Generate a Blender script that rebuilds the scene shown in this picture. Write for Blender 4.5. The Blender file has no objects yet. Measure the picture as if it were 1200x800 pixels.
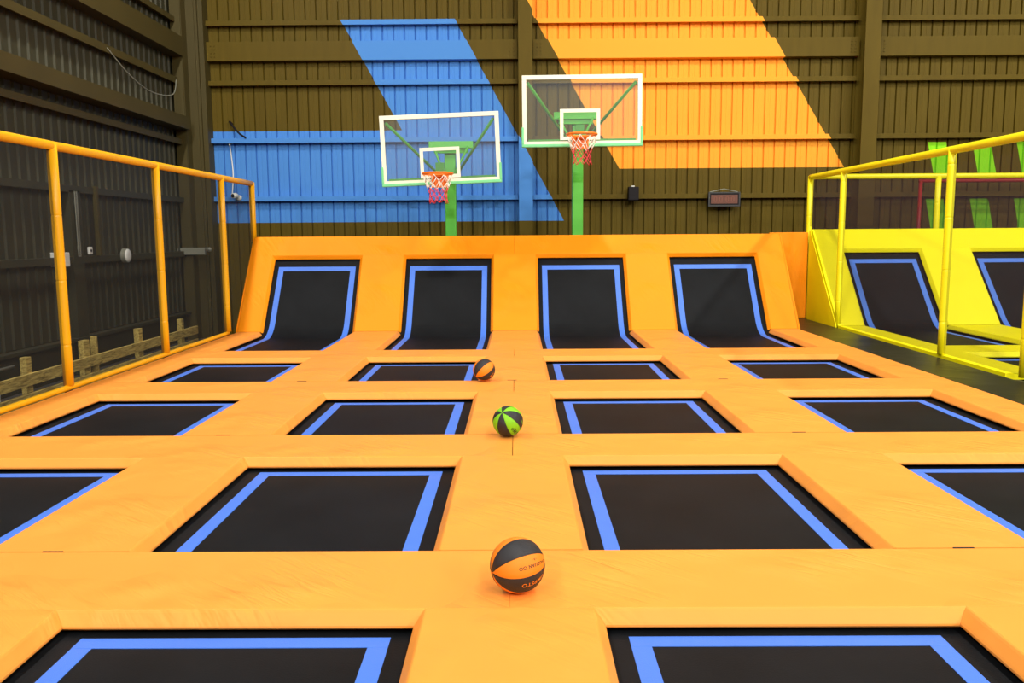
import bpy, bmesh, math, random
from mathutils import Vector, Matrix
random.seed(7)
S = bpy.context.scene
COL = S.collection
PI = math.pi

# ------------------------------------------------------------------ helpers
def link(o):
    COL.objects.link(o); return o

def obj(name, bm, mats, parent=None, smooth=False, loc=None, recalc=True):
    if recalc: bmesh.ops.recalc_face_normals(bm, faces=bm.faces[:])
    me = bpy.data.meshes.new(name); bm.to_mesh(me); bm.free()
    for m in (mats if isinstance(mats, (list, tuple)) else [mats]): me.materials.append(m)
    if smooth:
        for p in me.polygons: p.use_smooth = True
    o = bpy.data.objects.new(name, me); link(o)
    if parent: o.parent = parent
    if loc: o.location = loc
    return o

def tag(o, label, cat, group=None, kind=None):
    o['label'] = label; o['category'] = cat
    if group: o['group'] = group
    if kind: o['kind'] = kind
    return o

def struct(o):
    o['kind'] = 'structure'; return o

def thing(name, label, cat, loc=(0, 0, 0), group=None):
    o = bpy.data.objects.new(name, None); link(o); o.location = loc
    o.empty_display_size = .1
    return tag(o, label, cat, group)

def copy_tree(o, parent=None):
    c = o.copy(); link(c)
    if parent: c.parent = parent
    for ch in list(o.children): copy_tree(ch, c)
    return c

def add_box(bm, a, b, bev=0, mat=0, M=None):
    x0, y0, z0 = a; x1, y1, z1 = b
    r = bmesh.ops.create_cube(bm, size=1.0)
    vs = r['verts']
    for v in vs:
        v.co = Vector(((x0+x1)/2+v.co.x*(x1-x0), (y0+y1)/2+v.co.y*(y1-y0), (z0+z1)/2+v.co.z*(z1-z0)))
    fs = list({f for v in vs for f in v.link_faces})
    if bev:
        es = list({e for v in vs for e in v.link_edges})
        q = bmesh.ops.bevel(bm, geom=es, offset=bev, segments=2, affect='EDGES', profile=.6)
        fs = list({f for f in q['faces']} | {f for f in fs if f.is_valid})
        vs = list({v for f in fs for v in f.verts})
    for f in fs: f.material_index = mat
    if M is not None:
        for v in vs: v.co = M @ v.co
    return vs

def add_tube(bm, pts, r, n=12, cap=True, rings=None, mat=0, closed=False):
    """tube along a point list; r is one radius or a list"""
    pts = [Vector(p) for p in pts]; N = len(pts)
    rr = r if isinstance(r, (list, tuple)) else [r]*N
    loops = []
    up = None
    for i, p in enumerate(pts):
        if closed: t = (pts[(i+1) % N]-pts[i-1])
        else: t = (pts[min(i+1, N-1)]-pts[max(i-1, 0)])
        t.normalize()
        if up is None:
            up = Vector((0, 0, 1)) if abs(t.z) < .9 else Vector((1, 0, 0))
        u = (up - t*up.dot(t)).normalized(); w = t.cross(u); up = u
        loops.append([bm.verts.new(p+(u*math.cos(2*PI*k/n)+w*math.sin(2*PI*k/n))*rr[i]) for k in range(n)])
    fs = []
    for i in range(N if closed else N-1):
        a = loops[i]; b = loops[(i+1) % N]
        for k in range(n):
            fs.append(bm.faces.new((a[k], a[(k+1) % n], b[(k+1) % n], b[k])))
    if cap and not closed:
        fs.append(bm.faces.new(loops[0][::-1])); fs.append(bm.faces.new(loops[-1]))
    for f in fs: f.material_index = mat
    return fs

def foam_pipe(a, b, r, first=.28, step=.62):
    """foam covered pipe: sleeves butt together with a small pinched joint"""
    a = Vector(a); b = Vector(b); L = (b-a).length; d = (b-a)/L
    pts = [a]; rr = [r]
    s = first
    while s < L-.1:
        for ds, k in ((-.016, 1), (-.012, 1), (-.005, .93), (.005, .93), (.012, 1), (.016, 1)):
            pts.append(a+d*(s+ds)); rr.append(r*k)
        s += step
    pts.append(b); rr.append(r)
    bm = bmesh.new(); add_tube(bm, pts, rr, 20)
    return bm

# ------------------------------------------------------------------ materials
def newmat(name):
    m = bpy.data.materials.new(name); m.use_nodes = True
    nt = m.node_tree; b = nt.nodes['Principled BSDF']
    return m, nt, b

def N(nt, t, **k):
    n = nt.nodes.new(t)
    for a, v in k.items(): setattr(n, a, v)
    return n

def math_n(nt, op, a, b=None, c=None):
    n = N(nt, 'ShaderNodeMath', operation=op)
    for i, v in enumerate((a, b, c)):
        if v is None: continue
        if isinstance(v, (int, float)): n.inputs[i].default_value = v
        else: nt.links.new(v, n.inputs[i])
    return n.outputs[0]

def plain(name, col, rough=.5, metal=0, var=.08, bump=0, bscale=30, spec=.5, nscale=3):
    m, nt, b = newmat(name)
    tc = N(nt, 'ShaderNodeTexCoord'); no = N(nt, 'ShaderNodeTexNoise')
    nt.links.new(tc.outputs['Object'], no.inputs['Vector'])
    no.inputs['Scale'].default_value = nscale; no.inputs['Detail'].default_value = 5
    mx = N(nt, 'ShaderNodeMix', data_type='RGBA')
    mx.inputs[6].default_value = (*[c*(1-var) for c in col], 1)
    mx.inputs[7].default_value = (*[min(1, c*(1+var)) for c in col], 1)
    nt.links.new(no.outputs['Fac'], mx.inputs[0]); nt.links.new(mx.outputs[2], b.inputs['Base Color'])
    b.inputs['Roughness'].default_value = rough; b.inputs['Metallic'].default_value = metal
    b.inputs['Specular IOR Level'].default_value = spec
    if bump:
        n2 = N(nt, 'ShaderNodeTexNoise'); n2.inputs['Scale'].default_value = bscale
        nt.links.new(tc.outputs['Object'], n2.inputs['Vector'])
        bp = N(nt, 'ShaderNodeBump'); bp.inputs['Strength'].default_value = bump; bp.inputs['Distance'].default_value = .01
        nt.links.new(n2.outputs['Fac'], bp.inputs['Height']); nt.links.new(bp.outputs[0], b.inputs['Normal'])
    return m

def vinyl(name, col, rough=.42, wr=.35):
    """padded vinyl: fine grain, soft creases running across"""
    m, nt, b = newmat(name)
    tc = N(nt, 'ShaderNodeTexCoord')
    mp = N(nt, 'ShaderNodeMapping'); mp.inputs['Scale'].default_value = (1.0, 1.0, 1.0)
    mp.inputs['Rotation'].default_value = (0, 0, .7)
    nt.links.new(tc.outputs['Object'], mp.inputs['Vector'])
    mp2 = N(nt, 'ShaderNodeMapping'); mp2.inputs['Scale'].default_value = (1, 5, 1)
    nt.links.new(mp.outputs[0], mp2.inputs['Vector'])
    n1 = N(nt, 'ShaderNodeTexNoise'); n1.inputs['Scale'].default_value = 2.2; n1.inputs['Detail'].default_value = 3
    n1.inputs['Distortion'].default_value = .6
    nt.links.new(mp2.outputs[0], n1.inputs['Vector'])
    n2 = N(nt, 'ShaderNodeTexNoise'); n2.inputs['Scale'].default_value = 1.3; n2.inputs['Detail'].default_value = 2
    nt.links.new(tc.outputs['Object'], n2.inputs['Vector'])
    # creases only where the large noise is high
    mask = N(nt, 'ShaderNodeMapRange'); mask.inputs[1].default_value = .45; mask.inputs[2].default_value = .7
    nt.links.new(n2.outputs['Fac'], mask.inputs[0])
    h = math_n(nt, 'MULTIPLY', n1.outputs['Fac'], mask.outputs[0])
    h = math_n(nt, 'ADD', h, math_n(nt, 'MULTIPLY', n2.outputs['Fac'], .8))
    bp = N(nt, 'ShaderNodeBump'); bp.inputs['Strength'].default_value = wr; bp.inputs['Distance'].default_value = .03
    nt.links.new(h, bp.inputs['Height']); nt.links.new(bp.outputs[0], b.inputs['Normal'])
    mx = N(nt, 'ShaderNodeMix', data_type='RGBA')
    mx.inputs[6].default_value = (*[c*.95 for c in col], 1)
    mx.inputs[7].default_value = (*[min(1, c*1.04) for c in col], 1)
    nt.links.new(n2.outputs['Fac'], mx.inputs[0]); nt.links.new(mx.outputs[2], b.inputs['Base Color'])
    b.inputs['Roughness'].default_value = rough
    b.inputs['Specular IOR Level'].default_value = .22
    return m

def mat_fabric():
    m, nt, b = newmat('jump_mat')
    tc = N(nt, 'ShaderNodeTexCoord')
    n1 = N(nt, 'ShaderNodeTexNoise'); n1.inputs['Scale'].default_value = 1.8; n1.inputs['Detail'].default_value = 6
    n1.inputs['Roughness'].default_value = .65
    nt.links.new(tc.outputs['Object'], n1.inputs['Vector'])
    cr = N(nt, 'ShaderNodeMix', data_type='RGBA')
    cr.inputs[6].default_value = (.0008, .0012, .0018, 1); cr.inputs[7].default_value = (.0105, .0125, .0155, 1)
    nt.links.new(n1.outputs['Fac'], cr.inputs[0])
    nt.links.new(cr.outputs[2], b.inputs['Base Color'])
    wv = N(nt, 'ShaderNodeTexNoise'); wv.inputs['Scale'].default_value = 160
    nt.links.new(tc.outputs['Object'], wv.inputs['Vector'])
    bp = N(nt, 'ShaderNodeBump'); bp.inputs['Strength'].default_value = .25; bp.inputs['Distance'].default_value = .003
    nt.links.new(wv.outputs['Fac'], bp.inputs['Height']); nt.links.new(bp.outputs[0], b.inputs['Normal'])
    b.inputs['Roughness'].default_value = .62; b.inputs['Specular IOR Level'].default_value = .13
    return m

def mural():
    """wall paint: olive brown with big blue, orange and green shapes (X across, Z up, metres)"""
    m, nt, b = newmat('painted_steel_mural')
    tc = N(nt, 'ShaderNodeTexCoord'); sp = N(nt, 'ShaderNodeSeparateXYZ')
    nt.links.new(tc.outputs['Object'], sp.inputs[0])
    X, Z = sp.outputs['X'], sp.outputs['Z']
    def right_of(p, q):           # X greater than the line p-q (p upper, q lower)
        k = (q[0]-p[0])/(q[1]-p[1])
        e = math_n(nt, 'MULTIPLY_ADD', Z, -k, p[1]*k-p[0])
        return math_n(nt, 'GREATER_THAN', math_n(nt, 'ADD', X, e), 0)
    def inv(s): return math_n(nt, 'SUBTRACT', 1, s)
    def gt(s, v): return math_n(nt, 'GREATER_THAN', s, v)
    def AND(*a):
        r = a[0]
        for q in a[1:]: r = math_n(nt, 'MULTIPLY', r, q)
        return r
    def OR(a, c): return math_n(nt, 'MAXIMUM', a, c)
    left_of_blue_edge = inv(right_of((-1.17, 5.62), (.96, 1.73)))
    up = AND(right_of((-3.37, 5.61), (-2.24, 3.54)), inv(gt(Z, 5.61)))
    low = AND(gt(X, -6.0), inv(gt(Z, 3.54)))
    blue = AND(OR(up, low), left_of_blue_edge, gt(Z, 1.76))
    orange = AND(right_of((.17, 5.98), (2.04, 2.76)), inv(right_of((4.52, 5.94), (6.44, 2.8))), gt(Z, 2.77))
    def stripes(x0, zt, zb, k):
        t = math_n(nt, 'MULTIPLY_ADD', Z, k, -zt*k-x0)
        u = math_n(nt, 'MODULO', math_n(nt, 'ADD', math_n(nt, 'ADD', X, t), 0), .87)
        return AND(inv(gt(u, .36)), gt(X, 7.95), inv(gt(Z, zt)), gt(Z, zb), gt(math_n(nt, 'ADD', X, t), 0))
    green = OR(stripes(8.08, 3.24, 2.46, .24), stripes(8.1, 2.14, .5, .22))
    no = N(nt, 'ShaderNodeTexNoise'); no.inputs['Scale'].default_value = 2.5; no.inputs['Detail'].default_value = 8
    mp = N(nt, 'ShaderNodeMapping'); mp.inputs['Scale'].default_value = (3, 1, .5)
    nt.links.new(tc.outputs['Object'], mp.inputs[0]); nt.links.new(mp.outputs[0], no.inputs['Vector'])
    cur = None
    base = N(nt, 'ShaderNodeMix', data_type='RGBA')
    base.inputs[6].default_value = (.080, .052, .0030, 1); base.inputs[7].default_value = (.112, .076, .0055, 1)
    nt.links.new(no.outputs['Fac'], base.inputs[0]); cur = base.outputs[2]
    for mask, col in ((blue, (.072, .25, .66)), (orange, (.93, .37, .030)), (green, (.27, .74, .012))):
        mx = N(nt, 'ShaderNodeMix', data_type='RGBA')
        nt.links.new(mask, mx.inputs[0]); nt.links.new(cur, mx.inputs[6]); mx.inputs[7].default_value = (*col, 1)
        cur = mx.outputs[2]
    nt.links.new(cur, b.inputs['Base Color'])
    b.inputs['Roughness'].default_value = .6; b.inputs['Specular IOR Level'].default_value = .15
    return m

def net_mat(name, col, alpha):
    m = bpy.data.materials.new(name); m.use_nodes = True; nt = m.node_tree; nt.nodes.clear()
    o = N(nt, 'ShaderNodeOutputMaterial'); mx = N(nt, 'ShaderNodeMixShader')
    t = N(nt, 'ShaderNodeBsdfTransparent'); d = N(nt, 'ShaderNodeBsdfDiffuse'); d.inputs[0].default_value = (*col, 1)
    mx.inputs[0].default_value = alpha
    nt.links.new(t.outputs[0], mx.inputs[1]); nt.links.new(d.outputs[0], mx.inputs[2]); nt.links.new(mx.outputs[0], o.inputs[0])
    return m

def glass_mat():
    m = bpy.data.materials.new('clear_acrylic'); m.use_nodes = True; nt = m.node_tree; nt.nodes.clear()
    o = N(nt, 'ShaderNodeOutputMaterial'); mx = N(nt, 'ShaderNodeMixShader'); mx2 = N(nt, 'ShaderNodeMixShader')
    t = N(nt, 'ShaderNodeBsdfTransparent'); t.inputs[0].default_value = (.95, .98, .97, 1)
    g = N(nt, 'ShaderNodeBsdfGlossy'); g.inputs['Roughness'].default_value = .02
    d = N(nt, 'ShaderNodeBsdfDiffuse'); d.inputs[0].default_value = (.75, .8, .85, 1)
    fr = N(nt, 'ShaderNodeFresnel'); fr.inputs[0].default_value = 1.45
    nt.links.new(fr.outputs[0], mx.inputs[0]); nt.links.new(t.outputs[0], mx.inputs[1]); nt.links.new(g.outputs[0], mx.inputs[2])
    mx2.inputs[0].default_value = .05
    nt.links.new(mx.outputs[0], mx2.inputs[1]); nt.links.new(d.outputs[0], mx2.inputs[2]); nt.links.new(mx2.outputs[0], o.inputs[0])
    return m

def wood_mat():
    m, nt, b = newmat('rough_timber')
    tc = N(nt, 'ShaderNodeTexCoord'); mp = N(nt, 'ShaderNodeMapping'); mp.inputs['Scale'].default_value = (10, 1.2, 10)
    no = N(nt, 'ShaderNodeTexNoise'); no.inputs['Scale'].default_value = 4; no.inputs['Detail'].default_value = 7; no.inputs['Distortion'].default_value = 1.2
    nt.links.new(tc.outputs['Object'], mp.inputs[0]); nt.links.new(mp.outputs[0], no.inputs['Vector'])
    cr = N(nt, 'ShaderNodeValToRGB'); cr.color_ramp.elements[0].position = .3; cr.color_ramp.elements[1].position = .7
    cr.color_ramp.elements[0].color = (.24, .16, .030, 1); cr.color_ramp.elements[1].color = (.85, .64, .17, 1)
    nt.links.new(no.outputs['Fac'], cr.inputs[0]); nt.links.new(cr.outputs[0], b.inputs['Base Color'])
    b.inputs['Roughness'].default_value = .8
    return m

ORANGE = vinyl('orange_vinyl', (.93, .342, .052), .5, 1.1)
ORANGE2 = vinyl('orange_vinyl_less_lit', (.96, .30, .002), .55, .9)  # same vinyl as ORANGE; deeper colour stands in for less light and sheen
YELLOW = vinyl('yellow_vinyl', (.97, .88, .002), .55, .2)
BLACKV = vinyl('black_vinyl', (.012, .012, .012), rough=.35)
MATF = mat_fabric()
BLUE = plain('blue_webbing', (.060, .195, .78), .55, var=.12, bump=.2, bscale=200)
STEEL = plain('black_steel', (.02, .02, .02), .5)
MURAL = mural()
LEFTW = plain('dark_green_grey_steel', (.042, .039, .020), .55, var=.25, nscale=1.5, spec=.25)
LEFTB = plain('dark_beam_steel', (.060, .046, .012), .55, var=.2, nscale=1.5, spec=.25)
FOAMO = plain('amber_foam_sleeve', (1.0, .50, .004), .4, var=.03, bump=.12, bscale=9)
FOAMY = plain('lemon_foam_sleeve', (.95, .86, .006), .4, var=.03, bump=.12, bscale=9)
NETO = net_mat('black_net', (.035, .038, .040), .42)
NETY = net_mat('black_net_right', (.05, .035, .04), .38)
GREEN = plain('green_paint', (.085, .46, .035), .4, var=.08)
MINT = plain('mint_padding', (.18, .64, .28), .5, var=.05)
CREAM = plain('cream_paint', (.84, .83, .64), .4, var=.03)
RIMO = plain('orange_rim_paint', (.95, .20, .008), .35)
CORDW = plain('white_cord', (.9, .86, .74), .7)
CORDR = plain('red_cord', (.75, .05, .07), .7)
GLASS = glass_mat()
WOOD = wood_mat()
RUBK = plain('ball_black_rubber', (.017, .017, .022), .5, bump=.35, bscale=700, var=.1)
RUBO = plain('ball_orange_rubber', (.95, .26, .006), .5, bump=.35, bscale=700, var=.05)
RUBG = plain('ball_green_rubber', (.22, .62, .006), .5, bump=.35, bscale=700, var=.05)
SEAMK = plain('ball_seam', (.01, .01, .012), .6)
WHITEP = plain('white_plastic', (.8, .8, .74), .4)
BLACKP = plain('black_plastic', (.008, .006, .008), .6, spec=.2)
GREYP = plain('grey_box_paint', (.22, .22, .17), .45)
REDP = plain('red_pipe_paint', (.42, .012, .012), .4)
DISP = plain('dark_red_display', (.12, .030, .012), .4, var=.3, nscale=40)
DISPD = plain('display_digits', (.22, .06, .03), .5)
CONC = plain('dark_concrete', (.045, .043, .040), .75, var=.3, bump=.2)
CEIL = plain('pale_ceiling_sheet', (.55, .55, .52), .7)
SIDEW = plain('side_wall_sheet', (.35, .34, .30), .7)
VELCRO = plain('black_strap', (.008, .008, .008), .8)

# ------------------------------------------------------------------ measures
PX, PY = 2.182, 2.3746
X0, Y1 = -.0377, 3.886
W = .338                 # half width of a pad between two trampolines
D = .625                 # depth of a pad between two rows
BV, TH = .035, .09
def cx(i): return X0+PX*i
def yl(k): return Y1+PY*(k-1)
BEND = 13.2
ANG = math.atan2(1.48, 1.12)
SL = math.hypot(1.48, 1.12)
OUT = 4.40               # outer edge of the orange court
PROF = [(0, 0), (.006, -.003), (.013, -.010), (.040, -.044), (.046, -.053), (.047, -.061), (.040, -.069)]

def pad_mesh(outline, M=None, top=.0, thick=TH):
    """cushion from an outline of (u, v, du, dv): bevelled sides move outward by the profile distance,
    sides with du=dv=0 stay straight where the cushion butts against its neighbour"""
    bm = bmesh.new(); rings = []
    for d, z in PROF:
        ring = []
        for (u, v, du, dv) in outline:
            ring.append(bm.verts.new((u+du*d, v+dv*d, z)))
        rings.append(ring)
    n = len(outline)
    bm.faces.new(rings[0]); bm.faces.new(rings[-1][::-1])
    for a, b in zip(rings, rings[1:]):
        for k in range(n):
            q = (a[k], a[(k+1) % n], b[(k+1) % n], b[k])
            bm.faces.new(q)
    if M is not None:
        for v in bm.verts: v.co = M @ v.co
    return bm

e_ = .004
def row_outline(x0, x1, v0, v1, cols, front=True, back=True, lend=(False), rend=(False)):
    """row pad from x0 to x1, v0 near edge, v1 far edge; cols = X spans covered by column pads (centre, halfwidth)"""
    o = []
    def side(xs, v, s, bevel):
        pts = []
        if not bevel:
            return [(xs[0], v, 0, 0), (xs[-1], v, 0, 0)]
        # opening spans between the columns
        pts.append((xs[0], v, 0, 0))
        for a, b in zip(xs[1:-1:2], xs[2:-1:2]):
            pts += [(a-e_, v, 0, 0), (a, v, 1, s), (b, v, -1, s), (b+e_, v, 0, 0)]
        pts.append((xs[-1], v, 0, 0))
        return pts
    xs = [x0]
    edges = []
    for (c, hw) in cols:
        edges += [c-hw, c+hw]
    edges = [q for q in edges if x0+1e-4 < q < x1-1e-4]
    xs = [x0]+edges+[x1]
    # the list must run: x0 | col end, next col start | ... | x1
    o += side(xs, v0, -1, front)
    o += side(xs, v1, 1, back)[::-1]
    return o

SLOPE_M = Matrix.Translation((0, BEND, 0)) @ Matrix.Rotation(ANG, 4, 'X')
POSX = {-2: 'far left', -1: 'left', 0: 'centre', 1: 'right', 2: 'far right'}

def origin_to(o, p):
    p = Vector(p); o.data.transform(Matrix.Translation(-p)); o.location = p

# ------------------------------------------------------------------ orange court pads
colnames = {-2: 'along the left net', -1: 'between the two left trampolines', 0: 'in the middle column',
            1: 'between the two right trampolines', 2: 'along the right edge by the black walkway'}
rownames = {0: 'beside the nearest trampolines', 1: 'in the nearest row', 2: 'in the second row back', 3: 'in the third row back', 4: 'in the fourth row back'}
rowwhich = {1: 'nearest', 2: 'second nearest', 3: 'third nearest', 4: 'farthest from the camera'}
COLS = [(cx(-2), .0), (cx(-1), W), (cx(0), W), (cx(1), W), (cx(2), .0)]
LSPAN = cx(-2)+W; RSPAN = cx(2)-W
def half_cols(side, gap=.002):
    if side < 0: return [(-OUT, LSPAN), (cx(-1)-W, cx(-1)+W), (cx(0)-W, X0-gap)]
    return [(X0+gap, cx(0)+W), (cx(1)-W, cx(1)+W), (RSPAN, OUT)]

def span_outline(spans, v0, v1, front=True, back=True):
    def side(v, s, bevel):
        p = [(spans[0][0], v, 0, 0)]
        if bevel:
            for (a, b) in zip(spans, spans[1:]):
                p += [(a[1]-e_, v, 0, 0), (a[1], v, 1, s), (b[0], v, -1, s), (b[0]+e_, v, 0, 0)]
        p.append((spans[-1][1], v, 0, 0))
        return p
    return side(v0, -1, front)+side(v1, 1, back)[::-1]

def soft_join(o, p):
    o.modifiers.clear() if False else None
    origin_to(o, p)

for k in (1, 2, 3, 4):
    for s in (-1, 1):
        bm = pad_mesh(span_outline(half_cols(s, .0004 if k == 1 else .0025), yl(k)-D, yl(k)))
        o = obj('cross_pad', bm, ORANGE)
        origin_to(o, (s*2.2, yl(k)-D/2, 0))
        tag(o, 'long orange pad across the court, %s half, %s' % ('left' if s < 0 else 'right', rowwhich[k]),
            'trampoline pad', 'long orange pads between trampoline rows')

def col_outline(c, u0, u1, v0, v1, bl, br, mitre0=1, mitre1=1):
    o = []
    # near edge left to right, far edge right to left
    o.append((u0, v0, 0, 0) if not bl else (u0, v0, -1, mitre0))
    if bl: o.append((u0+e_, v0, 0, 0))
    if br: o.append((u1-e_, v0, 0, 0))
    o.append((u1, v0, 0, 0) if not br else (u1, v0, 1, mitre0))
    o.append((u1, v1, 0, 0) if not br else (u1, v1, 1, -mitre1))
    if br: o.append((u1-e_, v1, 0, 0))
    if bl: o.append((u0+e_, v1, 0, 0))
    o.append((u0, v1, 0, 0) if not bl else (u0, v1, -1, -mitre1))
    return o

def colspan(i):
    if i == -2: return -OUT, LSPAN, False, True
    if i == 2: return RSPAN, OUT, True, False
    return cx(i)-W, cx(i)+W, True, True

def strap(x, y, parent):
    bm = bmesh.new(); add_box(bm, (x-.05, y-.006, -.03), (x+.05, y+.004, .004), .002)
    o = obj('velcro_strap', bm, VELCRO, parent)
    return o

for r in (1, 2, 3, 4):
    for i in (-2, -1, 0, 1, 2):
        u0, u1, bl, br = colspan(i)
        v0 = yl(r-1)+.012; v1 = yl(r)-D-.001
        bm = pad_mesh(col_outline(cx(i), u0, u1, v0, v1, bl, br))
        nm = 'side_pad' if abs(i) == 2 else 'divider_pad'
        root = obj(nm, bm, ORANGE)
        p = Vector(((u0+u1)/2, (v0+v1)/2, 0)); origin_to(root, p)
        tag(root, 'orange pad %s, %s' % (colnames[i], rownames[r]), 'trampoline pad',
            'short orange pads along the court edges' if abs(i) == 2 else 'short orange pads between neighbouring trampolines')
        if r > 1 and abs(i) < 2:
            x = cx(i)-.02
            s_ = strap(x-p.x, v0-.006-p.y, root)
            s_['label'] = 'black strap end in the joint'

# ramp: foot pads, sloping pads and the top pad
for i in (-2, -1, 0, 1, 2):
    u0, u1, bl, br = colspan(i)
    v0 = yl(4)+.012; v1 = BEND-.004
    o = obj('ramp_foot_pad', pad_mesh(col_outline(0, u0, u1, v0, v1, bl, br, 1, 0)), ORANGE)
    origin_to(o, ((u0+u1)/2, (v0+v1)/2, 0))
    tag(o, 'flat orange pad %s, at the foot of the ramp' % {-2: 'left of the first ramp trampoline', -1: 'between the two left ramp trampolines', 0: 'between the two middle ramp trampolines', 1: 'between the two right ramp trampolines', 2: 'right of the last ramp trampoline'}[i],
        'trampoline pad', 'flat orange pads at the foot of the ramps')
    o = obj('ramp_divider_pad', pad_mesh(col_outline(0, u0, u1, .004, 1.479, bl, br, 0, 1), SLOPE_M), ORANGE2)
    origin_to(o, ((u0+u1)/2, BEND+.5, .7))
    tag(o, 'sloping orange pad %s' % {-2: 'on the left outer edge of the ramp wall', -1: 'between the two left ramp trampolines', 0: 'between the two middle ramp trampolines', 1: 'between the two right ramp trampolines', 2: 'on the right outer edge of the ramp wall'}[i],
        'trampoline pad', 'sloping orange pads between the ramp trampolines')
for s in (-1, 1):
    o = obj('ramp_top_pad', pad_mesh(span_outline(half_cols(s), 1.48, SL, True, False), SLOPE_M), ORANGE2)
    origin_to(o, (s*2.2, 14.2, 1.3))
    tag(o, 'long orange pad along the top of the ramp wall, %s half' % ('left' if s < 0 else 'right'), 'trampoline pad', 'orange pads along the top of the ramp wall')

# ------------------------------------------------------------------ flat trampolines
def make_trampoline(lw, lh, gx=.135, gn=.09, gf=.072, inset=.05):
    """lw, lh opening between pads; local origin at the opening's near left corner, z 0 = pad tops"""
    root = bpy.data.objects.new('trampoline', None); link(root); root.empty_display_size = .1
    zt = -.094
    bm = bmesh.new()
    # bed: subdivided so that it sags very slightly in the middle
    nx, ny = 14, 14
    x0, x1, y0, y1 = -.2, lw+.2, -.14, lh+.14
    g = [[None]*(ny+1) for _ in range(nx+1)]
    for a in range(nx+1):
        for c in range(ny+1):
            x = x0+(x1-x0)*a/nx; y = y0+(y1-y0)*c/ny
            g[a][c] = bm.verts.new((x, y, zt-.006*math.sin(PI*a/nx)*math.sin(PI*c/ny)))
    for a in range(nx):
        for c in range(ny): bm.faces.new((g[a][c], g[a+1][c], g[a+1][c+1], g[a][c+1]))
    bed = obj('mat', bm, MATF, root, smooth=True)
    sol = bed.modifiers.new('thick', 'SOLIDIFY'); sol.thickness = .004; sol.offset = -1
    bm = bmesh.new(); w = .08
    X0_, X1_, Y0_, Y1_ = gx, lw-gx, gn, lh-gf
    o_ = [(X0_, Y0_), (X1_, Y0_), (X1_, Y1_), (X0_, Y1_)]
    i_ = [(X0_+w, Y0_+w), (X1_-w, Y0_+w), (X1_-w, Y1_-w), (X0_+w, Y1_-w)]
    zo = zt+.004
    # every webbing strip lies on the bed with its own thickness, cut square, overlapping at the corners
    add_box(bm, (X0_, Y0_, zt-.006), (X0_+w, Y1_, zo), .001)
    add_box(bm, (X1_-w, Y0_, zt-.006), (X1_, Y1_, zo), .001)
    add_box(bm, (X0_, Y1_-w, zt-.006), (X1_, Y1_, zo+.0012), .001)
    add_box(bm, (X0_, Y0_, zt-.006), (X1_, Y0_+w, zo+.0012), .001)
    obj('border_webbing', bm, BLUE, root)
    bm = bmesh.new()
    a0, a1, b0, b1 = -W+.012, lw+W-.012, -D/2+.01, lh+D/2-.01
    t = .06
    zf0, zf1 = -.15, -.0695
    add_box(bm, (a0, b0, zf0), (a0+t, b1, zf1)); add_box(bm, (a1-t, b0, zf0), (a1, b1, zf1))
    add_box(bm, (a0+t, b0, zf0), (a1-t, b0+t, zf1)); add_box(bm, (a0+t, b1-t, zf0), (a1-t, b1, zf1))
    for xx in (a0, a1-t):
        for yy in (b0, b1-t): add_box(bm, (xx, yy, -.5), (xx+t, yy+t, zf0))
    obj('steel_frame', bm, STEEL, root)
    return root

lw = PX-2*W; lh = PY-D
base = make_trampoline(lw, lh)
first = True
cname = {-2: 'leftmost', -1: 'second from the left', 0: 'third from the left', 1: 'rightmost'}
rname = {1: 'nearest row', 2: 'second row back', 3: 'third row back', 4: 'row just before the ramps'}
for r in (1, 2, 3, 4):
    for i in (-2, -1, 0, 1):
        if r == 1 and i in (-2, 1): continue
        o = base if first else copy_tree(base)
        first = False
        o.location = (cx(i)+W, yl(r-1), 0)
        nm = cname[i]
        if r == 1: nm = 'left' if i == -1 else 'right'
        tag(o, 'flat black trampoline, %s in the %s' % (nm, rname[r]), 'trampoline', 'flat trampolines of the orange court')

# ------------------------------------------------------------------ ramp trampolines
def ramp_path(y_start, bend, ang, slen, off=-.094, r=.55, n=12):
    """(y, z) points offset below the pads, with a rounded bend"""
    # corner of the offset lines
    ca, sa = math.cos(ang), math.sin(ang)
    cyy = bend+(-off)*math.tan(ang/2); cz = off
    tl = r*math.tan(ang/2)
    pts = [(y_start+(cyy-tl-y_start)*k/6, cz) for k in range(6)]
    for k in range(n+1):
        a = ang*k/n
        pts.append((cyy-tl+r*math.sin(a), cz+r*(1-math.cos(a))))
    ex, ez = pts[-1]
    L = slen+.10-tl
    pts += [(ex+ca*L*k/10, ez+sa*L*k/10) for k in range(1, 11)]
    return pts

def along(pts, s):
    for (a, b) in zip(pts, pts[1:]):
        l = math.hypot(b[0]-a[0], b[1]-a[1])
        if s <= l or b is pts[-1]:
            t = s/l; return a[0]+(b[0]-a[0])*t, a[1]+(b[1]-a[1])*t, (b[0]-a[0])/l, (b[1]-a[1])/l
        s -= l
def plen(pts): return sum(math.hypot(b[0]-a[0], b[1]-a[1]) for a, b in zip(pts, pts[1:]))

def ribbon(bm, pts, s0, s1, x0, x1, lift, n=40, thick=.006):
    va = []
    for k in range(n+1):
        y, z, dy, dz = along(pts, s0+(s1-s0)*k/n)
        ny_, nz_ = -dz, dy
        va.append([bm.verts.new((x, y+ny_*q, z+nz_*q)) for (x, q) in ((x0, lift-thick), (x0, lift), (x1, lift), (x1, lift-thick))])
    for a, b in zip(va, va[1:]):
        for k in range(4):
            bm.faces.new((a[k], a[(k+1) % 4], b[(k+1) % 4], b[k]))
    bm.faces.new(va[0][::-1]); bm.faces.new(va[-1])

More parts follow.
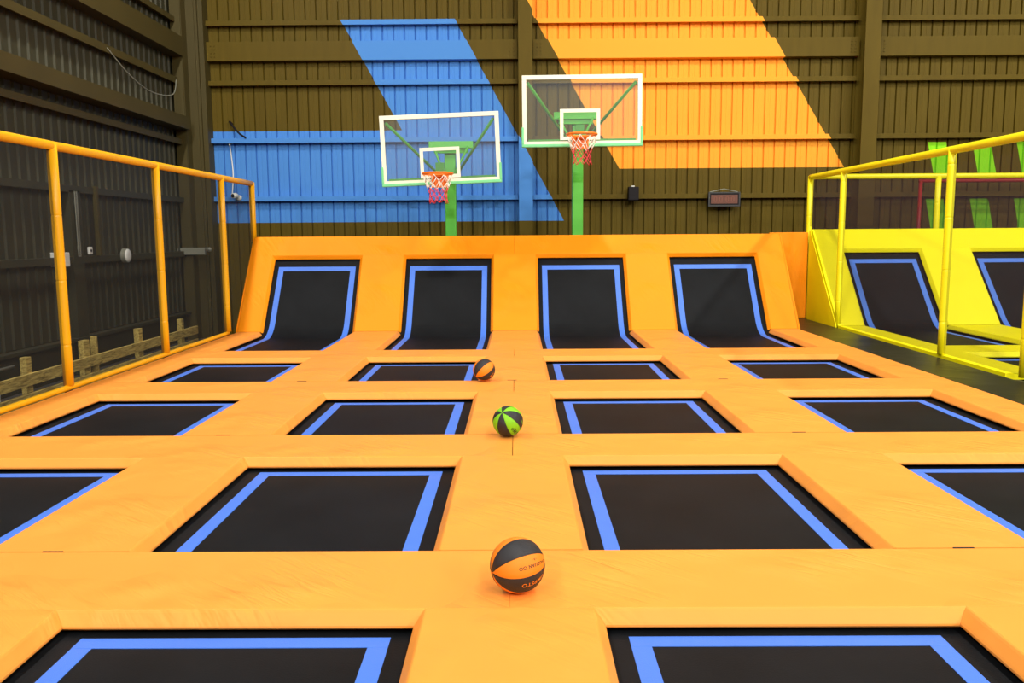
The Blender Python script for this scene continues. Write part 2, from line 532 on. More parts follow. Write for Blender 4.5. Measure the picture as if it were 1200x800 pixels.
def make_ramp(lw, y_start, bend, ang, slen_open, slen, off=-.094, topgap=.10, frame_side=.30):
    root = bpy.data.objects.new('ramp_trampoline', None); link(root)
    pts = ramp_path(y_start-.14, bend, ang, slen_open, off)
    L = plen(pts)
    bm = bmesh.new(); ribbon(bm, pts, 0, L, -.16, lw+.16, 0, 60, .004)
    obj('mat', bm, MATF, root)
    top = L-.10-topgap-.03
    bm = bmesh.new(); g = .115; w = .085
    ribbon(bm, pts, .20, top, g, g+w, .004, 60)
    ribbon(bm, pts, .20, top, lw-g-w, lw-g, .004, 60)
    ribbon(bm, pts, top-w, top, g, lw-g, .0052, 4)
    ribbon(bm, pts, .20, .20+w, g, lw-g, .0052, 4)
    obj('border_webbing', bm, BLUE, root)
    bm = bmesh.new(); t = .06
    ca, sa = math.cos(ang), math.sin(ang)
    yb = bend+.0695*math.tan(ang/2)
    for xx in (-W+.012, lw+W-.012-t):
        # flat tube, slanted tube, rear post
        q0 = (bend+.15*math.tan(ang/2)); 
        prof = [(y_start+.01, -.15), (q0, -.15), (q0+ca*(slen-.06), -.15+sa*(slen-.06)), (yb+ca*(slen-.06), -.0695+sa*(slen-.06)), (yb, -.0695), (y_start+.01, -.0695)]
        va = [bm.verts.new((xx, y, z)) for y, z in prof]; vb = [bm.verts.new((xx+t, y, z)) for y, z in prof]
        bm.faces.new(va); bm.faces.new(vb[::-1])
        for k in range(6): bm.faces.new((va[k], va[(k+1) % 6], vb[(k+1) % 6], vb[k]))
        ty, tz = q0+ca*(slen-.10), -.15+sa*(slen-.10)
        add_box(bm, (xx, ty-.01, -.5), (xx+t, ty+.05, tz))
        for yy in (y_start+.02, bend-.1): add_box(bm, (xx, yy, -.5), (xx+t, yy+t, -.15))
    add_box(bm, (-W+.072, ty-.01, tz-.12), (lw+W-.072, ty+.04, tz-.06))
    obj('steel_frame', bm, STEEL, root)
    return root

ramp0 = make_ramp(lw, yl(4)+.0, BEND, ANG, 1.48, SL)
for n_, i in enumerate((-2, -1, 0, 1)):
    o = ramp0 if n_ == 0 else copy_tree(ramp0)
    o.location = (cx(i)+W, 0, 0)
    tag(o, 'black curved trampoline climbing the orange ramp wall, %s of the four' % cname[i], 'trampoline', 'ramp trampolines of the orange court')

# side covers of the ramp
def side_cover(name, x, t, mat, bend, ang, slen, back):
    ca, sa = math.cos(ang), math.sin(ang)
    top = (bend+ca*slen, sa*slen)
    prof = [(bend-.02, -.5), (back, -.5), (back, top[1]-.005), (top[0]+.01, top[1]-.005), (bend-.0, -.005), (bend-.02, -.005)]
    bm = bmesh.new()
    va = [bm.verts.new((x, y, z)) for y, z in prof]; vb = [bm.verts.new((x+t, y, z)) for y, z in prof]
    bm.faces.new(va); bm.faces.new(vb[::-1])
    for k in range(6): bm.faces.new((va[k], va[(k+1) % 6], vb[(k+1) % 6], vb[k]))
    bmesh.ops.bevel(bm, geom=bm.edges[:], offset=.008, segments=2, affect='EDGES')
    return obj(name, bm, mat)
o = side_cover('ramp_side_panel', -OUT-.035, .03, ORANGE2, BEND, ANG, SL, BEND+1.3)
tag(o, 'orange triangular side cover at the left end of the ramp wall', 'side panel', 'side panels of the ramps')
o = side_cover('ramp_side_panel', OUT+.005, .03, ORANGE2, BEND, ANG, SL, BEND+1.3)
tag(o, 'orange triangular side cover at the right end of the ramp wall', 'side panel', 'side panels of the ramps')

# orange upright board behind the walkway, between the two ramps
bm = bmesh.new(); add_box(bm, (4.46, 15.04, -.02), (5.14, 15.12, 1.50), .015)
tag(obj('upright_pad', bm, ORANGE2), 'upright orange padded board closing the walkway between orange and yellow ramps', 'wall pad')

# ------------------------------------------------------------------ black walkway
bm = bmesh.new(); add_box(bm, (4.47, 5.0, -.50), (5.13, 15.13, -.022), .01)
tag(obj('walkway', bm, BLACKV), 'black vinyl walkway between the orange and the yellow court', 'walkway')

# ------------------------------------------------------------------ yellow court
YB = 13.62; YT = 14.98; YZ = 1.55
YANG = math.atan2(YZ, YT-YB); YSL = math.hypot(YZ, YT-YB)
YM = Matrix.Translation((0, YB, 0)) @ Matrix.Rotation(YANG, 4, 'X')
YX = [(5.185, 5.60), (6.98, 7.80), (9.20, 9.98)]     # X spans of the pads
YR = 11.15                                          # joint between foot and row pad
yo = YSL*(1.20/YZ)+.03
for n_, (a, b) in enumerate(YX):
    bl, br = n_ > 0, n_ < 2
    lab = ['beside the yellow net posts', 'between the two yellow ramp trampolines', 'right of the second yellow ramp trampoline'][n_]
    o = obj('ramp_foot_pad', pad_mesh(col_outline(0, a, b, YR+.01, YB-.004, bl, br, 1, 0)), YELLOW)
    origin_to(o, ((a+b)/2, 12.4, 0)); tag(o, 'flat yellow pad at the ramp foot, %s' % lab, 'trampoline pad', 'flat yellow pads')
    o = obj('ramp_divider_pad', pad_mesh(col_outline(0, a, b, .004, yo-.001, bl, br, 0, 1), YM), YELLOW)
    origin_to(o, ((a+b)/2, YB+.6, .7)); tag(o, 'sloping yellow pad on the ramp, %s' % lab, 'trampoline pad', 'sloping yellow pads')
    o = obj('divider_pad', pad_mesh(col_outline(0, a, b, 8.9, YR-D-.001, bl, br)), YELLOW)
    origin_to(o, ((a+b)/2, 9.6, 0)); tag(o, 'flat yellow pad nearer the camera, %s' % ['directly beside the walkway', 'right of the nearest yellow trampoline', 'farthest out to the right'][n_], 'trampoline pad', 'flat yellow pads')
o = obj('ramp_top_pad', pad_mesh(span_outline(YX, yo, YSL, True, False), YM), YELLOW)
origin_to(o, (7.5, 14.7, 1.3)); tag(o, 'long yellow pad along the top of the yellow ramp wall', 'trampoline pad')
o = obj('cross_pad', pad_mesh(span_outline(YX, YR-D, YR)), YELLOW)
origin_to(o, (7.5, YR-D/2, 0)); tag(o, 'long flat yellow pad crossing in front of the yellow ramp', 'trampoline pad')
ylw = YX[1][0]-YX[0][1]
yr = make_ramp(ylw, YR, YB, YANG, yo, YSL)
yr.location = (YX[0][1], 0, 0)
tag(yr, 'black curved trampoline on the yellow ramp, seen between the yellow posts', 'trampoline', 'ramp trampolines of the yellow court')
y2 = copy_tree(yr); y2.location = (YX[1][1], 0, 0)
tag(y2, 'black curved trampoline on the yellow ramp, cut by the right photo edge', 'trampoline', 'ramp trampolines of the yellow court')
yt = make_trampoline(ylw, YR-D-8.9)
yt.location = (YX[0][1], 8.9, 0); tag(yt, 'flat black trampoline of the yellow court beside the nearest yellow post', 'trampoline')
o = side_cover('ramp_side_panel', 5.145, .014, YELLOW, YB, YANG, YSL, 15.02)
tag(o, 'yellow triangular side cover of the yellow ramp beside the walkway', 'side panel', 'side panels of the ramps')

# ------------------------------------------------------------------ net frames
def net_panel(pts):
    bm = bmesh.new(); bm.faces.new([bm.verts.new(p) for p in pts]); return bm

XL, ZL = -4.44, 2.37
fr = thing('net_frame', 'long amber padded pipe frame with black net along the left of the court', 'net frame', (XL, 8.2, -.5), 'padded net frames')
def part(name, bm, mat, root, smooth=False):
    for v in bm.verts: v.co -= root.location
    return obj(name, bm, mat, root, smooth)
R = .048
part('top_rail', foam_pipe((XL, 5.4, ZL), (XL, 14.37, ZL), R*.92, .4, .95), FOAMO, fr, True)
part('bottom_rail', foam_pipe((XL, 5.4, .024), (XL, 12.87, .024), .029, .6, .95), FOAMO, fr, True)
for y, z0 in ((8.22, .05), (10.55, .05), (12.87, .05), (14.36, 1.40)):
    part('post', foam_pipe((XL, y, z0), (XL, y, ZL+.02), R, .40, .63), FOAMO, fr, True)
part('post', foam_pipe((XL, 5.9, .05), (XL, 5.9, ZL+.02), R, .40, .63), FOAMO, fr, True)
for a, b in ((5.9, 8.22), (8.22, 10.55), (10.55, 12.87)):
    part('net', net_panel([(XL, a, .06), (XL, b, .06), (XL, b, ZL), (XL, a, ZL)]), NETO, fr)
part('net', net_panel([(XL, 12.87, .06), (XL, 13.2, .06), (XL, 14.36, 1.50), (XL, 14.36, ZL), (XL, 12.87, ZL)]), NETO, fr)
for y in (5.9, 8.22, 10.55, 12.87):
    bm = bmesh.new(); add_box(bm, (XL-.03, y-.03, -.5), (XL+.018, y+.03, .03)); part('foot', bm, STEEL, fr)

XR, ZR = 5.20, 2.46
fr = thing('net_frame', 'long yellow padded pipe frame with black net beside the walkway', 'net frame', (XR, 10.3, 0), 'padded net frames')
part('top_rail', foam_pipe((XR, 6.2, ZR), (XR, 15.2, ZR), R, .3, .95), FOAMY, fr, True)
for y, z0 in ((8.60, .0), (10.3, .0), (13.68, .0), (15.2, -.5), (6.6, .0)):
    if z0 == 0: z0 = .004
    part('post', foam_pipe((XR, y, z0), (XR, y, ZR+.02), R, .40, .63), FOAMY, fr, True)
for a, b in ((6.6, 8.6), (8.60, 10.3), (10.3, 13.62)):
    part('net', net_panel([(XR, a, .02), (XR, b, .02), (XR, b, ZR), (XR, a, ZR)]), NETY, fr)
part('net', net_panel([(XR, 13.68, .16), (XR, 15.0, 1.6), (XR, 15.2, 1.6), (XR, 15.2, ZR), (XR, 13.68, ZR)]), NETY, fr)

fr = thing('net_frame', 'yellow padded pipe frame with black net standing behind the yellow ramp', 'net frame', (7.45, 15.2, -.5), 'padded net frames')
part('top_rail', foam_pipe((5.26, 15.2, 2.47), (10.1, 15.2, 2.47), R*.95, .5, .95), FOAMY, fr, True)
for x in (7.45, 9.9):
    part('post', foam_pipe((x, 15.2, -.5), (x, 15.2, 2.47), R*1.05, .4, .7), FOAMY, fr, True)
part('net', net_panel([(5.26, 15.2, 0), (9.9, 15.2, 0), (9.9, 15.2, 2.47), (5.26, 15.2, 2.47)]), NETY, fr)

# ------------------------------------------------------------------ basketballs
def make_ball(name, label, loc, R_, axis, phase, matA, matB):
    """axis = direction of the panel pole (x right, y up, z towards the camera)"""
    a = Vector((axis[0], -axis[2], axis[1])).normalized()
    x = Vector((0, -1, 0)); x = (x-a*x.dot(a)).normalized(); y = a.cross(x)
    Mx = Matrix((x, y, a)).transposed().to_4x4()
    bm = bmesh.new(); nl, nt_ = 128, 48
    rows = []
    for j in range(1, nt_):
        th = PI*j/nt_; row = []
        for k in range(nl):
            ph = 2*PI*k/nl
            dd = min(k % 16, 16-k % 16)
            r = R_*(1-.012*math.exp(-(dd*math.sin(th)/.8)**2)) if dd < 3 else R_
            row.append(bm.verts.new((r*math.sin(th)*math.cos(ph), r*math.sin(th)*math.sin(ph), r*math.cos(th))))
        rows.append(row)
    p0 = bm.verts.new((0, 0, R_)); p1 = bm.verts.new((0, 0, -R_))
    def mi(k):
        return (k//16) % 2
    for k in range(nl):
        f = bm.faces.new((p0, rows[0][k], rows[0][(k+1) % nl])); f.material_index = mi(k)
        f = bm.faces.new((p1, rows[-1][(k+1) % nl], rows[-1][k])); f.material_index = mi(k)
        for j in range(len(rows)-1):
            f = bm.faces.new((rows[j][k], rows[j+1][k], rows[j+1][(k+1) % nl], rows[j][(k+1) % nl])); f.material_index = mi(k)
    Ph = Matrix.Rotation(math.radians(phase), 4, 'Z')
    for v in bm.verts: v.co = Mx @ (Ph @ v.co)
    o = obj(name, bm, [matA, matB], smooth=True, loc=loc)
    tag(o, label, 'basketball', 'basketballs')
    # seam lines
    bm = bmesh.new()
    for q in range(8):
        ph = 2*PI*q/8+math.radians(phase)
        pts = [Mx @ Vector((R_*.991*math.sin(t)*math.cos(ph), R_*.991*math.sin(t)*math.sin(ph), R_*.991*math.cos(t))) for t in [PI*j/40 for j in range(1, 40)]]
        add_tube(bm, pts, .0016, 6)
    obj('seam', bm, SEAMK, o, True)
    # valve
    return o, Mx

def ball_text(parent, Mx, R_, text, size, ang, along0, mat, flip=True, spacing=1.1):
    """lettering wrapped on the ball around angle ang (deg, from the camera side upward), along0 = offset along the pole axis in metres"""
    cu = bpy.data.curves.new('lettering', 'FONT'); cu.body = text; cu.size = size; cu.align_x = 'CENTER'; cu.align_y = 'CENTER'
    cu.space_character = spacing; cu.offset = size*.015
    tmp = bpy.data.objects.new('lettering_tmp', cu); link(tmp)
    dg = bpy.context.evaluated_depsgraph_get(); dg.update()
    me = bpy.data.meshes.new_from_object(tmp.evaluated_get(dg))
    bpy.data.objects.remove(tmp)
    bm = bmesh.new(); bm.from_mesh(me)
    bmesh.ops.triangulate(bm, faces=bm.faces[:]); bmesh.ops.subdivide_edges(bm, edges=bm.edges[:], cuts=1)
    a0 = math.radians(ang)
    for v in bm.verts:
        sx = 1 if flip else -1
        s = (v.co.x*sx+along0)/R_                # along +axis
        t = a0-sx*v.co.y/R_                     # upside-down lettering runs towards the pole
        r = R_+.0007
        v.co = Mx @ Vector((r*math.cos(s)*math.cos(t), r*math.cos(s)*math.sin(t), r*math.sin(s)))
    me2 = bpy.data.meshes.new('lettering'); bm.to_mesh(me2); bm.free(); me2.materials.append(mat)
    o = bpy.data.objects.new('lettering', me2); link(o); o.parent = parent
    return o

RB = .116
b1, M1 = make_ball('basketball', 'orange and black basketball nearest the camera, with upside-down lettering', (-.005, 3.415, RB+.002), RB, (-.90, -.12, .40), 37, RUBK, RUBO)
ball_text(b1, M1, RB, 'CHUZUAN OO', .020, 13, -.036, SEAMK)
ball_text(b1, M1, RB, '- JL -', .011, 24, -.040, SEAMK)
ball_text(b1, M1, RB, 'JUMPSTO', .028, -26, -.030, RUBO)
b2, M2 = make_ball('basketball', 'green and black basketball on the middle orange pad', (-.075, 6.18, RB+.002), RB*.985, (-.35, .71, .61), 37, RUBK, RUBG)
ball_text(b2, M2, RB*.985, 'JUMP', .044, 12, -.02, SEAMK)
ball_text(b2, M2, RB*.985, 'PLAY', .032, 59, -.03, RUBG)
b3, M3 = make_ball('basketball', 'orange and black basketball farthest away, near the left bed corner', (-.345, 8.60, RB+.002), RB*.985, (-.70, -.55, .35), 22, RUBK, RUBO)
ball_text(b3, M3, RB*.985, 'JUMP', .026, -49, -.01, RUBO)

# ------------------------------------------------------------------ basketball hoops
def make_hoop(label, cxx, zb, rimx, rimz, polex, roll, barx, barz):
    """board centre x, bottom z; rim centre; pole x"""
    YBd, YP = 13.42, 15.2
    root = thing('basketball_hoop', label, 'basketball hoop', (polex, YP, -.5), 'glass basketball hoops')
    bw, bh = .925, 1.07
    c = Vector((cxx, YBd, zb+bh/2))
    RM = Matrix.Translation(c) @ Matrix.Rotation(-roll, 4, 'Y')
    def P(name, bm, mat, parent=root, smooth=False):
        for v in bm.verts: v.co -= root.location
        return obj(name, bm, mat, parent, smooth)
    T = Vector((polex, YP, 0))
    # pole
    bm = bmesh.new(); add_box(bm, (polex-.095, YP-.095, -.5), (polex+.095, YP+.095, barz+.06), .012)
    add_box(bm, (polex-.22, YP-.22, -.5), (polex+.22, YP+.22, -.48), .004)
    P('pole', bm, GREEN)
    # glass and its frame, built about the board centre
    bm = bmesh.new(); add_box(bm, (-bw+.05, -.006, -bh/2+.05), (bw-.05, .006, bh/2-.05), 0, 0, RM)
    board = P('backboard', bm, GLASS)
    board['label'] = 'clear glass pane'
    f = .065; h2 = bh/2; k = -h2+.29
    bm = bmesh.new()
    add_box(bm, (-bw, -.022, h2-f), (bw, .022, h2), .004, 0, RM)
    for s in (-1, 1):
        a, b = sorted((s*bw, s*(bw-f))); add_box(bm, (a, -.022, -h2+.03), (b, .022, h2-f), .004, 0, RM)
    add_box(bm, (-bw+f, -.022, -h2+.03), (bw-f, .022, -h2+.072), .004, 0, RM)
    P('board_frame', bm, CREAM, board)
    bm = bmesh.new()
    add_box(bm, (-bw-.012, -.035, -h2-.015), (bw+.012, .035, -h2+.032), .01, 0, RM)
    for s in (-1, 1):
        a, b = sorted((s*(bw+.014), s*(bw-.022))); add_box(bm, (a, -.035, -h2+.03), (b, .035, k), .01, 0, RM)
    o = P('edge_padding', bm, MINT, board)
    # target rectangle painted on the glass
    bm = bmesh.new(); tw, tz0, tz1, q = .31, -h2+.09, -h2+.56, .052
    dx = rimx-cxx
    add_box(bm, (dx-tw, -.010, tz1-q), (dx+tw, -.0062, tz1), 0, 0, RM); add_box(bm, (dx-tw, -.010, tz0), (dx+tw, -.0062, tz0+q), 0, 0, RM)
    add_box(bm, (dx-tw, -.010, tz0+q), (dx-tw+q, -.0062, tz1-q), 0, 0, RM); add_box(bm, (dx+tw-q, -.010, tz0+q), (dx+tw, -.0062, tz1-q), 0, 0, RM)
    P('target_rectangle', bm, CREAM, board)
    # rim
    ry = YBd-.15-.23; rr = .225
    bm = bmesh.new()
    add_tube(bm, [(rimx+rr*math.cos(t), ry+rr*math.sin(t), rimz) for t in [2*PI*j/40 for j in range(40)]], .017, 10, closed=True)
    for s in (-1, 1):
        add_tube(bm, [(rimx+s*.07, ry+rr*.95, rimz-.01), (rimx+s*.07, YBd-.03, rimz-.01)], .012, 8)
        add_tube(bm, [(rimx+s*.09, ry+rr*.85, rimz-.01), (rimx+s*.08, YBd-.03, rimz-.14)], .010, 8)
    for j in range(12):
        t = 2*PI*(j+.5)/12
        add_tube(bm, [(rimx+(rr-.008)*math.cos(t), ry+(rr-.008)*math.sin(t), rimz-.012), (rimx+rr*.94*math.cos(t), ry+rr*.94*math.sin(t), rimz-.035)], .005, 5)
    rim = P('rim', bm, RIMO, root, True)
    bm = bmesh.new()
    add_box(bm, (rimx-.13, YBd-.055, rimz-.19), (rimx+.13, YBd-.023, rimz+.02), .006)
    add_box(bm, (rimx-.10, YBd-.14, rimz-.03), (rimx+.10, YBd-.05, rimz-.012), .004)
    P('mounting_plate', bm, RIMO, rim)
    # net, white above and red below
    nk = 9; levels = [(0, rr*.97), (.10, .195), (.19, .155), (.27, .130), (.34, .135), (.41, .145)]
    sway = .02
    def np_(j, l, half):
        dz, r = levels[l]; t = 2*PI*(j+(.5 if half else 0)+.5)/nk
        return Vector((rimx+r*math.cos(t)+sway*dz, ry+r*math.sin(t), rimz-.03-dz+.012*math.sin(j*2.3+l)))
    for nm, ls, mt in (('net_cord', (0, 1), CORDW), ('net_tail', (2, 3, 4), CORDR)):
        bm = bmesh.new()
        for l in ls:
            h0 = l % 2 == 1
            for j in range(nk):
                p = np_(j, l, h0)
                q1 = np_(j, l+1, not h0); q2 = np_(j-1 if not h0 else j+1, l+1, not h0)
                for q_ in (q1, q2): add_tube(bm, [p, (p+q_)/2+Vector((0, 0, -.006)), q_], .0058 if mt is CORDW else .0054, 5)
        oo = P(nm, bm, mt, rim, True)
        oo['label'] = 'white upper net cords' if mt is CORDW else 'red lower net cords'
    # crossbar behind the glass, arm to the board and braces
    bm = bmesh.new(); add_box(bm, (barx-.385, YP-.20, barz-.03), (barx+.385, YP-.096, barz+.09), .006)
    add_box(bm, (barx-.30, YP-.16, barz-.11), (barx+.30, YP-.10, barz-.03), .006)
    P('crossbar', bm, GREEN)
    jx, jy, jz = (polex+rimx)/2, YP-.25, rimz+.10
    bm = bmesh.new(); add_box(bm, (rimx-.07, YBd+.03, rimz-.08), (rimx+.07, YBd+.07, rimz+.20), .006)
    v0 = Vector((rimx, YBd+.05, rimz+.03)); v1 = Vector((polex, YP-.05, rimz+.08))
    add_tube(bm, [v0, v1], .055, 4)
    P('arm', bm, GREEN)
    jn = Vector((jx, jy, jz))
    for s in (-1, 1):
        cnr = RM @ Vector((s*(bw-.09), .03, h2-.11))
        bm = bmesh.new(); add_tube(bm, [cnr, jn+Vector((s*.10, 0, -.05))], .024, 8); P('brace', bm, GREEN, root, True)
        bm = bmesh.new(); add_tube(bm, [(barx+s*.30, YP-.21, barz), jn+Vector((s*.04, 0, -.10))], .020, 8); P('brace', bm, GREEN, root, True)
    bm = bmesh.new(); add_box(bm, (-bw+.09, .024, -h2+.075), (bw-.09, .055, -h2+.108), .004, 0, RM)
    P('lower_bar', bm, GREEN)
    return root

make_hoop('left basketball hoop with tilted glass board on green pole, in front of the blue paint', -1.178, 2.29, -1.195, 2.42, -1.165, math.radians(2.0), -1.135, 3.02)
make_hoop('right, higher basketball hoop with glass board on green pole beside the orange paint', 1.022, 2.855, .99, 2.985, 1.08, math.radians(.4), 1.04, 3.50)

# ------------------------------------------------------------------ building
FZ = -.5; CZ = 8.5; XR2 = 14.0; YBK = 17.0; YF = -10.0; XLW = -6.5
# back wall: profiled sheet with narrow grooves
def sheet(profile_pts, along_axis, z0, z1, thick=.02):
    pass
bm = bmesh.new()
pitch = .2125; g = .022; dep = .038
xs = []
x = XLW-.1; 
while x < XR2:
    xs += [(x, 0), (x+.055, 0), (x+.060, .004), (x+.085, .004), (x+.090, 0), (x+pitch-g-.012, 0), (x+pitch-g, dep), (x+pitch-.008, dep)]
    x += pitch
xs.append((x, 0))
f_ = [(a, YBK+d) for a, d in xs]
va = [bm.verts.new((a, y, FZ)) for a, y in f_]; vb = [bm.verts.new((a, y, CZ)) for a, y in f_]
for k in range(len(f_)-1): bm.faces.new((va[k], va[k+1], vb[k+1], vb[k]))
add_box(bm, (XLW-.1, YBK+.06, FZ), (XR2+.1, YBK+.16, CZ))
struct(obj('wall_back', bm, MURAL, recalc=False))
# girts and beams on the back wall, one structure piece each
def girt_back(x0, x1, z0, z1, prot, lip=True):
    bm = bmesh.new(); add_box(bm, (x0, YBK-prot, z0), (x1, YBK-.001, z1), .004)
    if lip: add_box(bm, (x0, YBK-prot, z0-.022), (x1, YBK-prot+.012, z0+.002))
    return bm
tn = 1
bays = [(-5.96, .04), (.33, 6.60), (6.92, XR2)]
for (a, b) in bays:
    for zc in (5.57, 4.45, 3.36, 2.235):
        struct(obj('trim_%d' % tn, girt_back(a, b, zc-.035, zc+.035, .15), MURAL)); tn += 1
    bm = girt_back(a, b, 4.85, 5.21, .17, False)
    # bolts at the beam ends
    for xe in (a+.12, b-.12):
        if xe > XR2-1: continue
        for dz in (-.1, -.035, .035, .1):
            for dx in (-.035, .035):
                add_tube(bm, [(xe+dx, YBK-.17, 5.03+dz), (xe+dx, YBK-.185, 5.03+dz)], .011, 6)
    struct(obj('trim_%d' % tn, bm, MURAL)); tn += 1
def h_column(x0, x1, y0, y1, t=.02):
    bm = bmesh.new()
    add_box(bm, (x0, y0, FZ), (x1, y0+t, CZ)); add_box(bm, (x0, y1-t, FZ), (x1, y1, CZ))
    xm = (x0+x1)/2; add_box(bm, (xm-.01, y0+t, FZ), (xm+.01, y1-t, CZ))
    return bm
struct(obj('trim_%d' % tn, h_column(.05, .32, 16.66, 16.995), MURAL)); tn += 1
struct(obj('trim_%d' % tn, h_column(6.61, 6.91, 16.60, 16.995), MURAL)); tn += 1
# corner column
bm = bmesh.new()
add_box(bm, (-6.28, 16.62, FZ), (-6.10, 16.64, CZ)); add_box(bm, (-6.05, 16.70, FZ), (-5.96, 16.99, CZ))
add_box(bm, (-6.45, 16.36, FZ), (-6.26, 16.38, CZ)); add_box(bm, (-6.27, 16.38, FZ), (-6.25, 16.62, CZ))
add_box(bm, (-6.12, 16.64, FZ), (-6.05, 16.99, CZ))
struct(obj('trim_%d' % tn, bm, LEFTB)); tn += 1

# left wall: profiled sheet with raised ribs, above a low plinth
bm = bmesh.new(); ys = []
y = YF
while y < YBK:
    ys += [(y, 0), (y+.140, 0), (y+.158, .026), (y+.186, .026), (y+.204, 0)]
    y += .2125
f_ = [(XLW+d, yy) for yy, d in ys]
va = [bm.verts.new((x, yy, .06)) for x, yy in f_]; vb = [bm.verts.new((x, yy, CZ)) for x, yy in f_]
for k in range(len(f_)-1): bm.faces.new((va[k+1], va[k], vb[k], vb[k+1]))
add_box(bm, (XLW-.16, YF, FZ), (XLW-.06, YBK+.16, CZ))
struct(obj('wall_left', bm, LEFTW, recalc=False))
for (z0, z1, prot, nm) in ((4.85, 5.21, .26, 1), (4.38, 4.47, .14, 1), (3.50, 3.735, .33, 1), (3.26, 3.33, .16, 1), (5.50, 5.57, .14, 1), (2.17, 2.24, .14, 0), (1.15, 1.22, .12, 0)):
    bm = bmesh.new(); add_box(bm, (XLW+.0, YF, z0), (XLW+prot, 16.36, z1), .004)
    if z1-z0 < .1: add_box(bm, (XLW+prot-.012, YF, z0-.03), (XLW+prot, 16.36, z0+.002))
    struct(obj('trim_%d' % tn, bm, LEFTB if nm else LEFTW)); tn += 1
bm = bmesh.new(); add_box(bm, (XLW, YF, FZ), (XLW+.06, 16.9, .0)); add_box(bm, (XLW, YF, .0), (XLW+.16, 16.9, .05), .006)
struct(obj('baseboard_left', bm, LEFTW)); 
# left wall stub column and slim post
bm = bmesh.new(); add_box(bm, (XLW+.02, 12.15, FZ), (XLW+.14, 12.45, 2.17), .003)
struct(obj('trim_%d' % tn, bm, LEFTW)); tn += 1
bm = bmesh.new(); add_box(bm, (XLW+.12, 12.86, 1.22), (XLW+.18, 12.92, 2.26), .003)
struct(obj('trim_%d' % tn, bm, LEFTB)); tn += 1

bm = bmesh.new(); add_box(bm, (XLW-.2, YF-.2, FZ-.1), (XR2+.2, YBK+.2, FZ))
struct(obj('floor', bm, CONC))
bm = bmesh.new(); add_box(bm, (XLW-.2, YF-.2, CZ), (XR2+.2, YBK+.2, CZ+.1))
struct(obj('ceiling', bm, CEIL))
bm = bmesh.new(); add_box(bm, (XR2, YF-.1, FZ), (XR2+.1, YBK+.1, CZ))
struct(obj('wall_right', bm, SIDEW))
bm = bmesh.new(); add_box(bm, (XLW-.1, YF-.1, FZ), (XR2+.1, YF, CZ))
struct(obj('wall_front', bm, SIDEW))

# ------------------------------------------------------------------ things on the walls
def P3(x, y, z): return Vector((x, y, z))
# loudspeaker
sp = thing('loudspeaker', 'small black loudspeaker fixed to the back wall right of the hoops', 'loudspeaker', (2.28, 16.84, 2.14))
bm = bmesh.new(); add_box(bm, (-.10, -.17, 0), (.10, .01, .26), .012); add_box(bm, (-.04, 0, .05), (.04, .161, .2)); obj('body', bm, BLACKP, sp)
bm = bmesh.new(); add_box(bm, (-.03, -.06, .255), (.03, .10, .285), .004); obj('bracket', bm, WHITEP, sp)
# scoreboard
sc = thing('scoreboard', 'small dark electronic scoreboard with reddish display on the back wall', 'scoreboard', (4.055, 16.84, 2.02))
bm = bmesh.new(); add_box(bm, (-.30, -.10, 0), (.30, .01, .26), .008); add_box(bm, (-.2, 0, .05), (.2, .161, .2)); obj('body', bm, BLACKP, sc)
bm = bmesh.new()
for (a, b) in (((-.31, -.112, -.01), (.31, -.10, .02)), ((-.31, -.112, .24), (.31, -.10, .27)), ((-.31, -.112, .02), (-.28, -.10, .24)), ((.28, -.112, .02), (.31, -.10, .24))):
    add_box(bm, a, b, .003)
obj('bezel', bm, STEEL, sc)
bm = bmesh.new(); add_box(bm, (-.26, -.108, .045), (.26, -.0995, .215)); dsp = obj('display', bm, DISP, sc)
bm = bmesh.new()
SEG = {'0': 'abcdef', '1': 'bc', '8': 'abcdefg'}
def seg7(x, ch, w=.055, h=.10, z=.08):
    t = .010; y0, y1 = -.111, -.1085
    L_ = {'a': (x, z+h-t, x+w, z+h), 'd': (x, z, x+w, z+t), 'g': (x, z+h/2-t/2, x+w, z+h/2+t/2), 'f': (x, z+h/2, x+t, z+h), 'e': (x, z, x+t, z+h/2), 'b': (x+w-t, z+h/2, x+w, z+h), 'c': (x+w-t, z, x+w, z+h/2)}
    for c in SEG[ch]:
        a = L_[c]; add_box(bm, (a[0], y0, a[1]), (a[2], y1, a[3]))
for q, ch in enumerate('0000'): seg7(-.2+q*.105+(.02 if q > 1 else 0), ch)
obj('digits', bm, DISPD, dsp)
bm = bmesh.new(); add_tube(bm, [(-.27, -.05, .272), (0, -.05, .33), (.27, -.05, .272)], .010, 8); obj('hanger', bm, GREYP, sc)
# round wall lamp
wl = thing('wall_lamp', 'round white bulkhead lamp on the dark left wall behind the net', 'wall lamp', (-6.31, 13.72, 1.20))
def disc(bm, axis, r, t, n=24, dome=.0):
    ax = Vector(axis); add_tube(bm, [ax*0, ax*t*.5, ax*(t*.8), ax*t], [r, r, r*.9, r*.45], n)
bm = bmesh.new(); disc(bm, (1, 0, 0), .105, .035); obj('cover', bm, WHITEP, wl, True)
bm = bmesh.new(); add_tube(bm, [(-.06, 0, 0), (.012, 0, 0)], .115, 24); obj('rim', bm, GREYP, wl)
# perforated strut
bm = bmesh.new(); add_box(bm, (-.16, -.012, .1), (0, .012, .15)); add_box(bm, (-.16, -.012, .75), (0, .012, .8))
for k in range(26):
    z = k*.036; add_box(bm, (0, -.035, z), (.012, -.018, z+.036)); add_box(bm, (0, .018, z), (.012, .035, z+.036)); add_box(bm, (0, -.018, z), (.012, .018, z+.016))
o = obj('perforated_strut', bm, GREYP, loc=(-6.34, 12.28, 1.22)); tag(o, 'pale perforated metal strut upright on the dark left wall', 'metal strut')
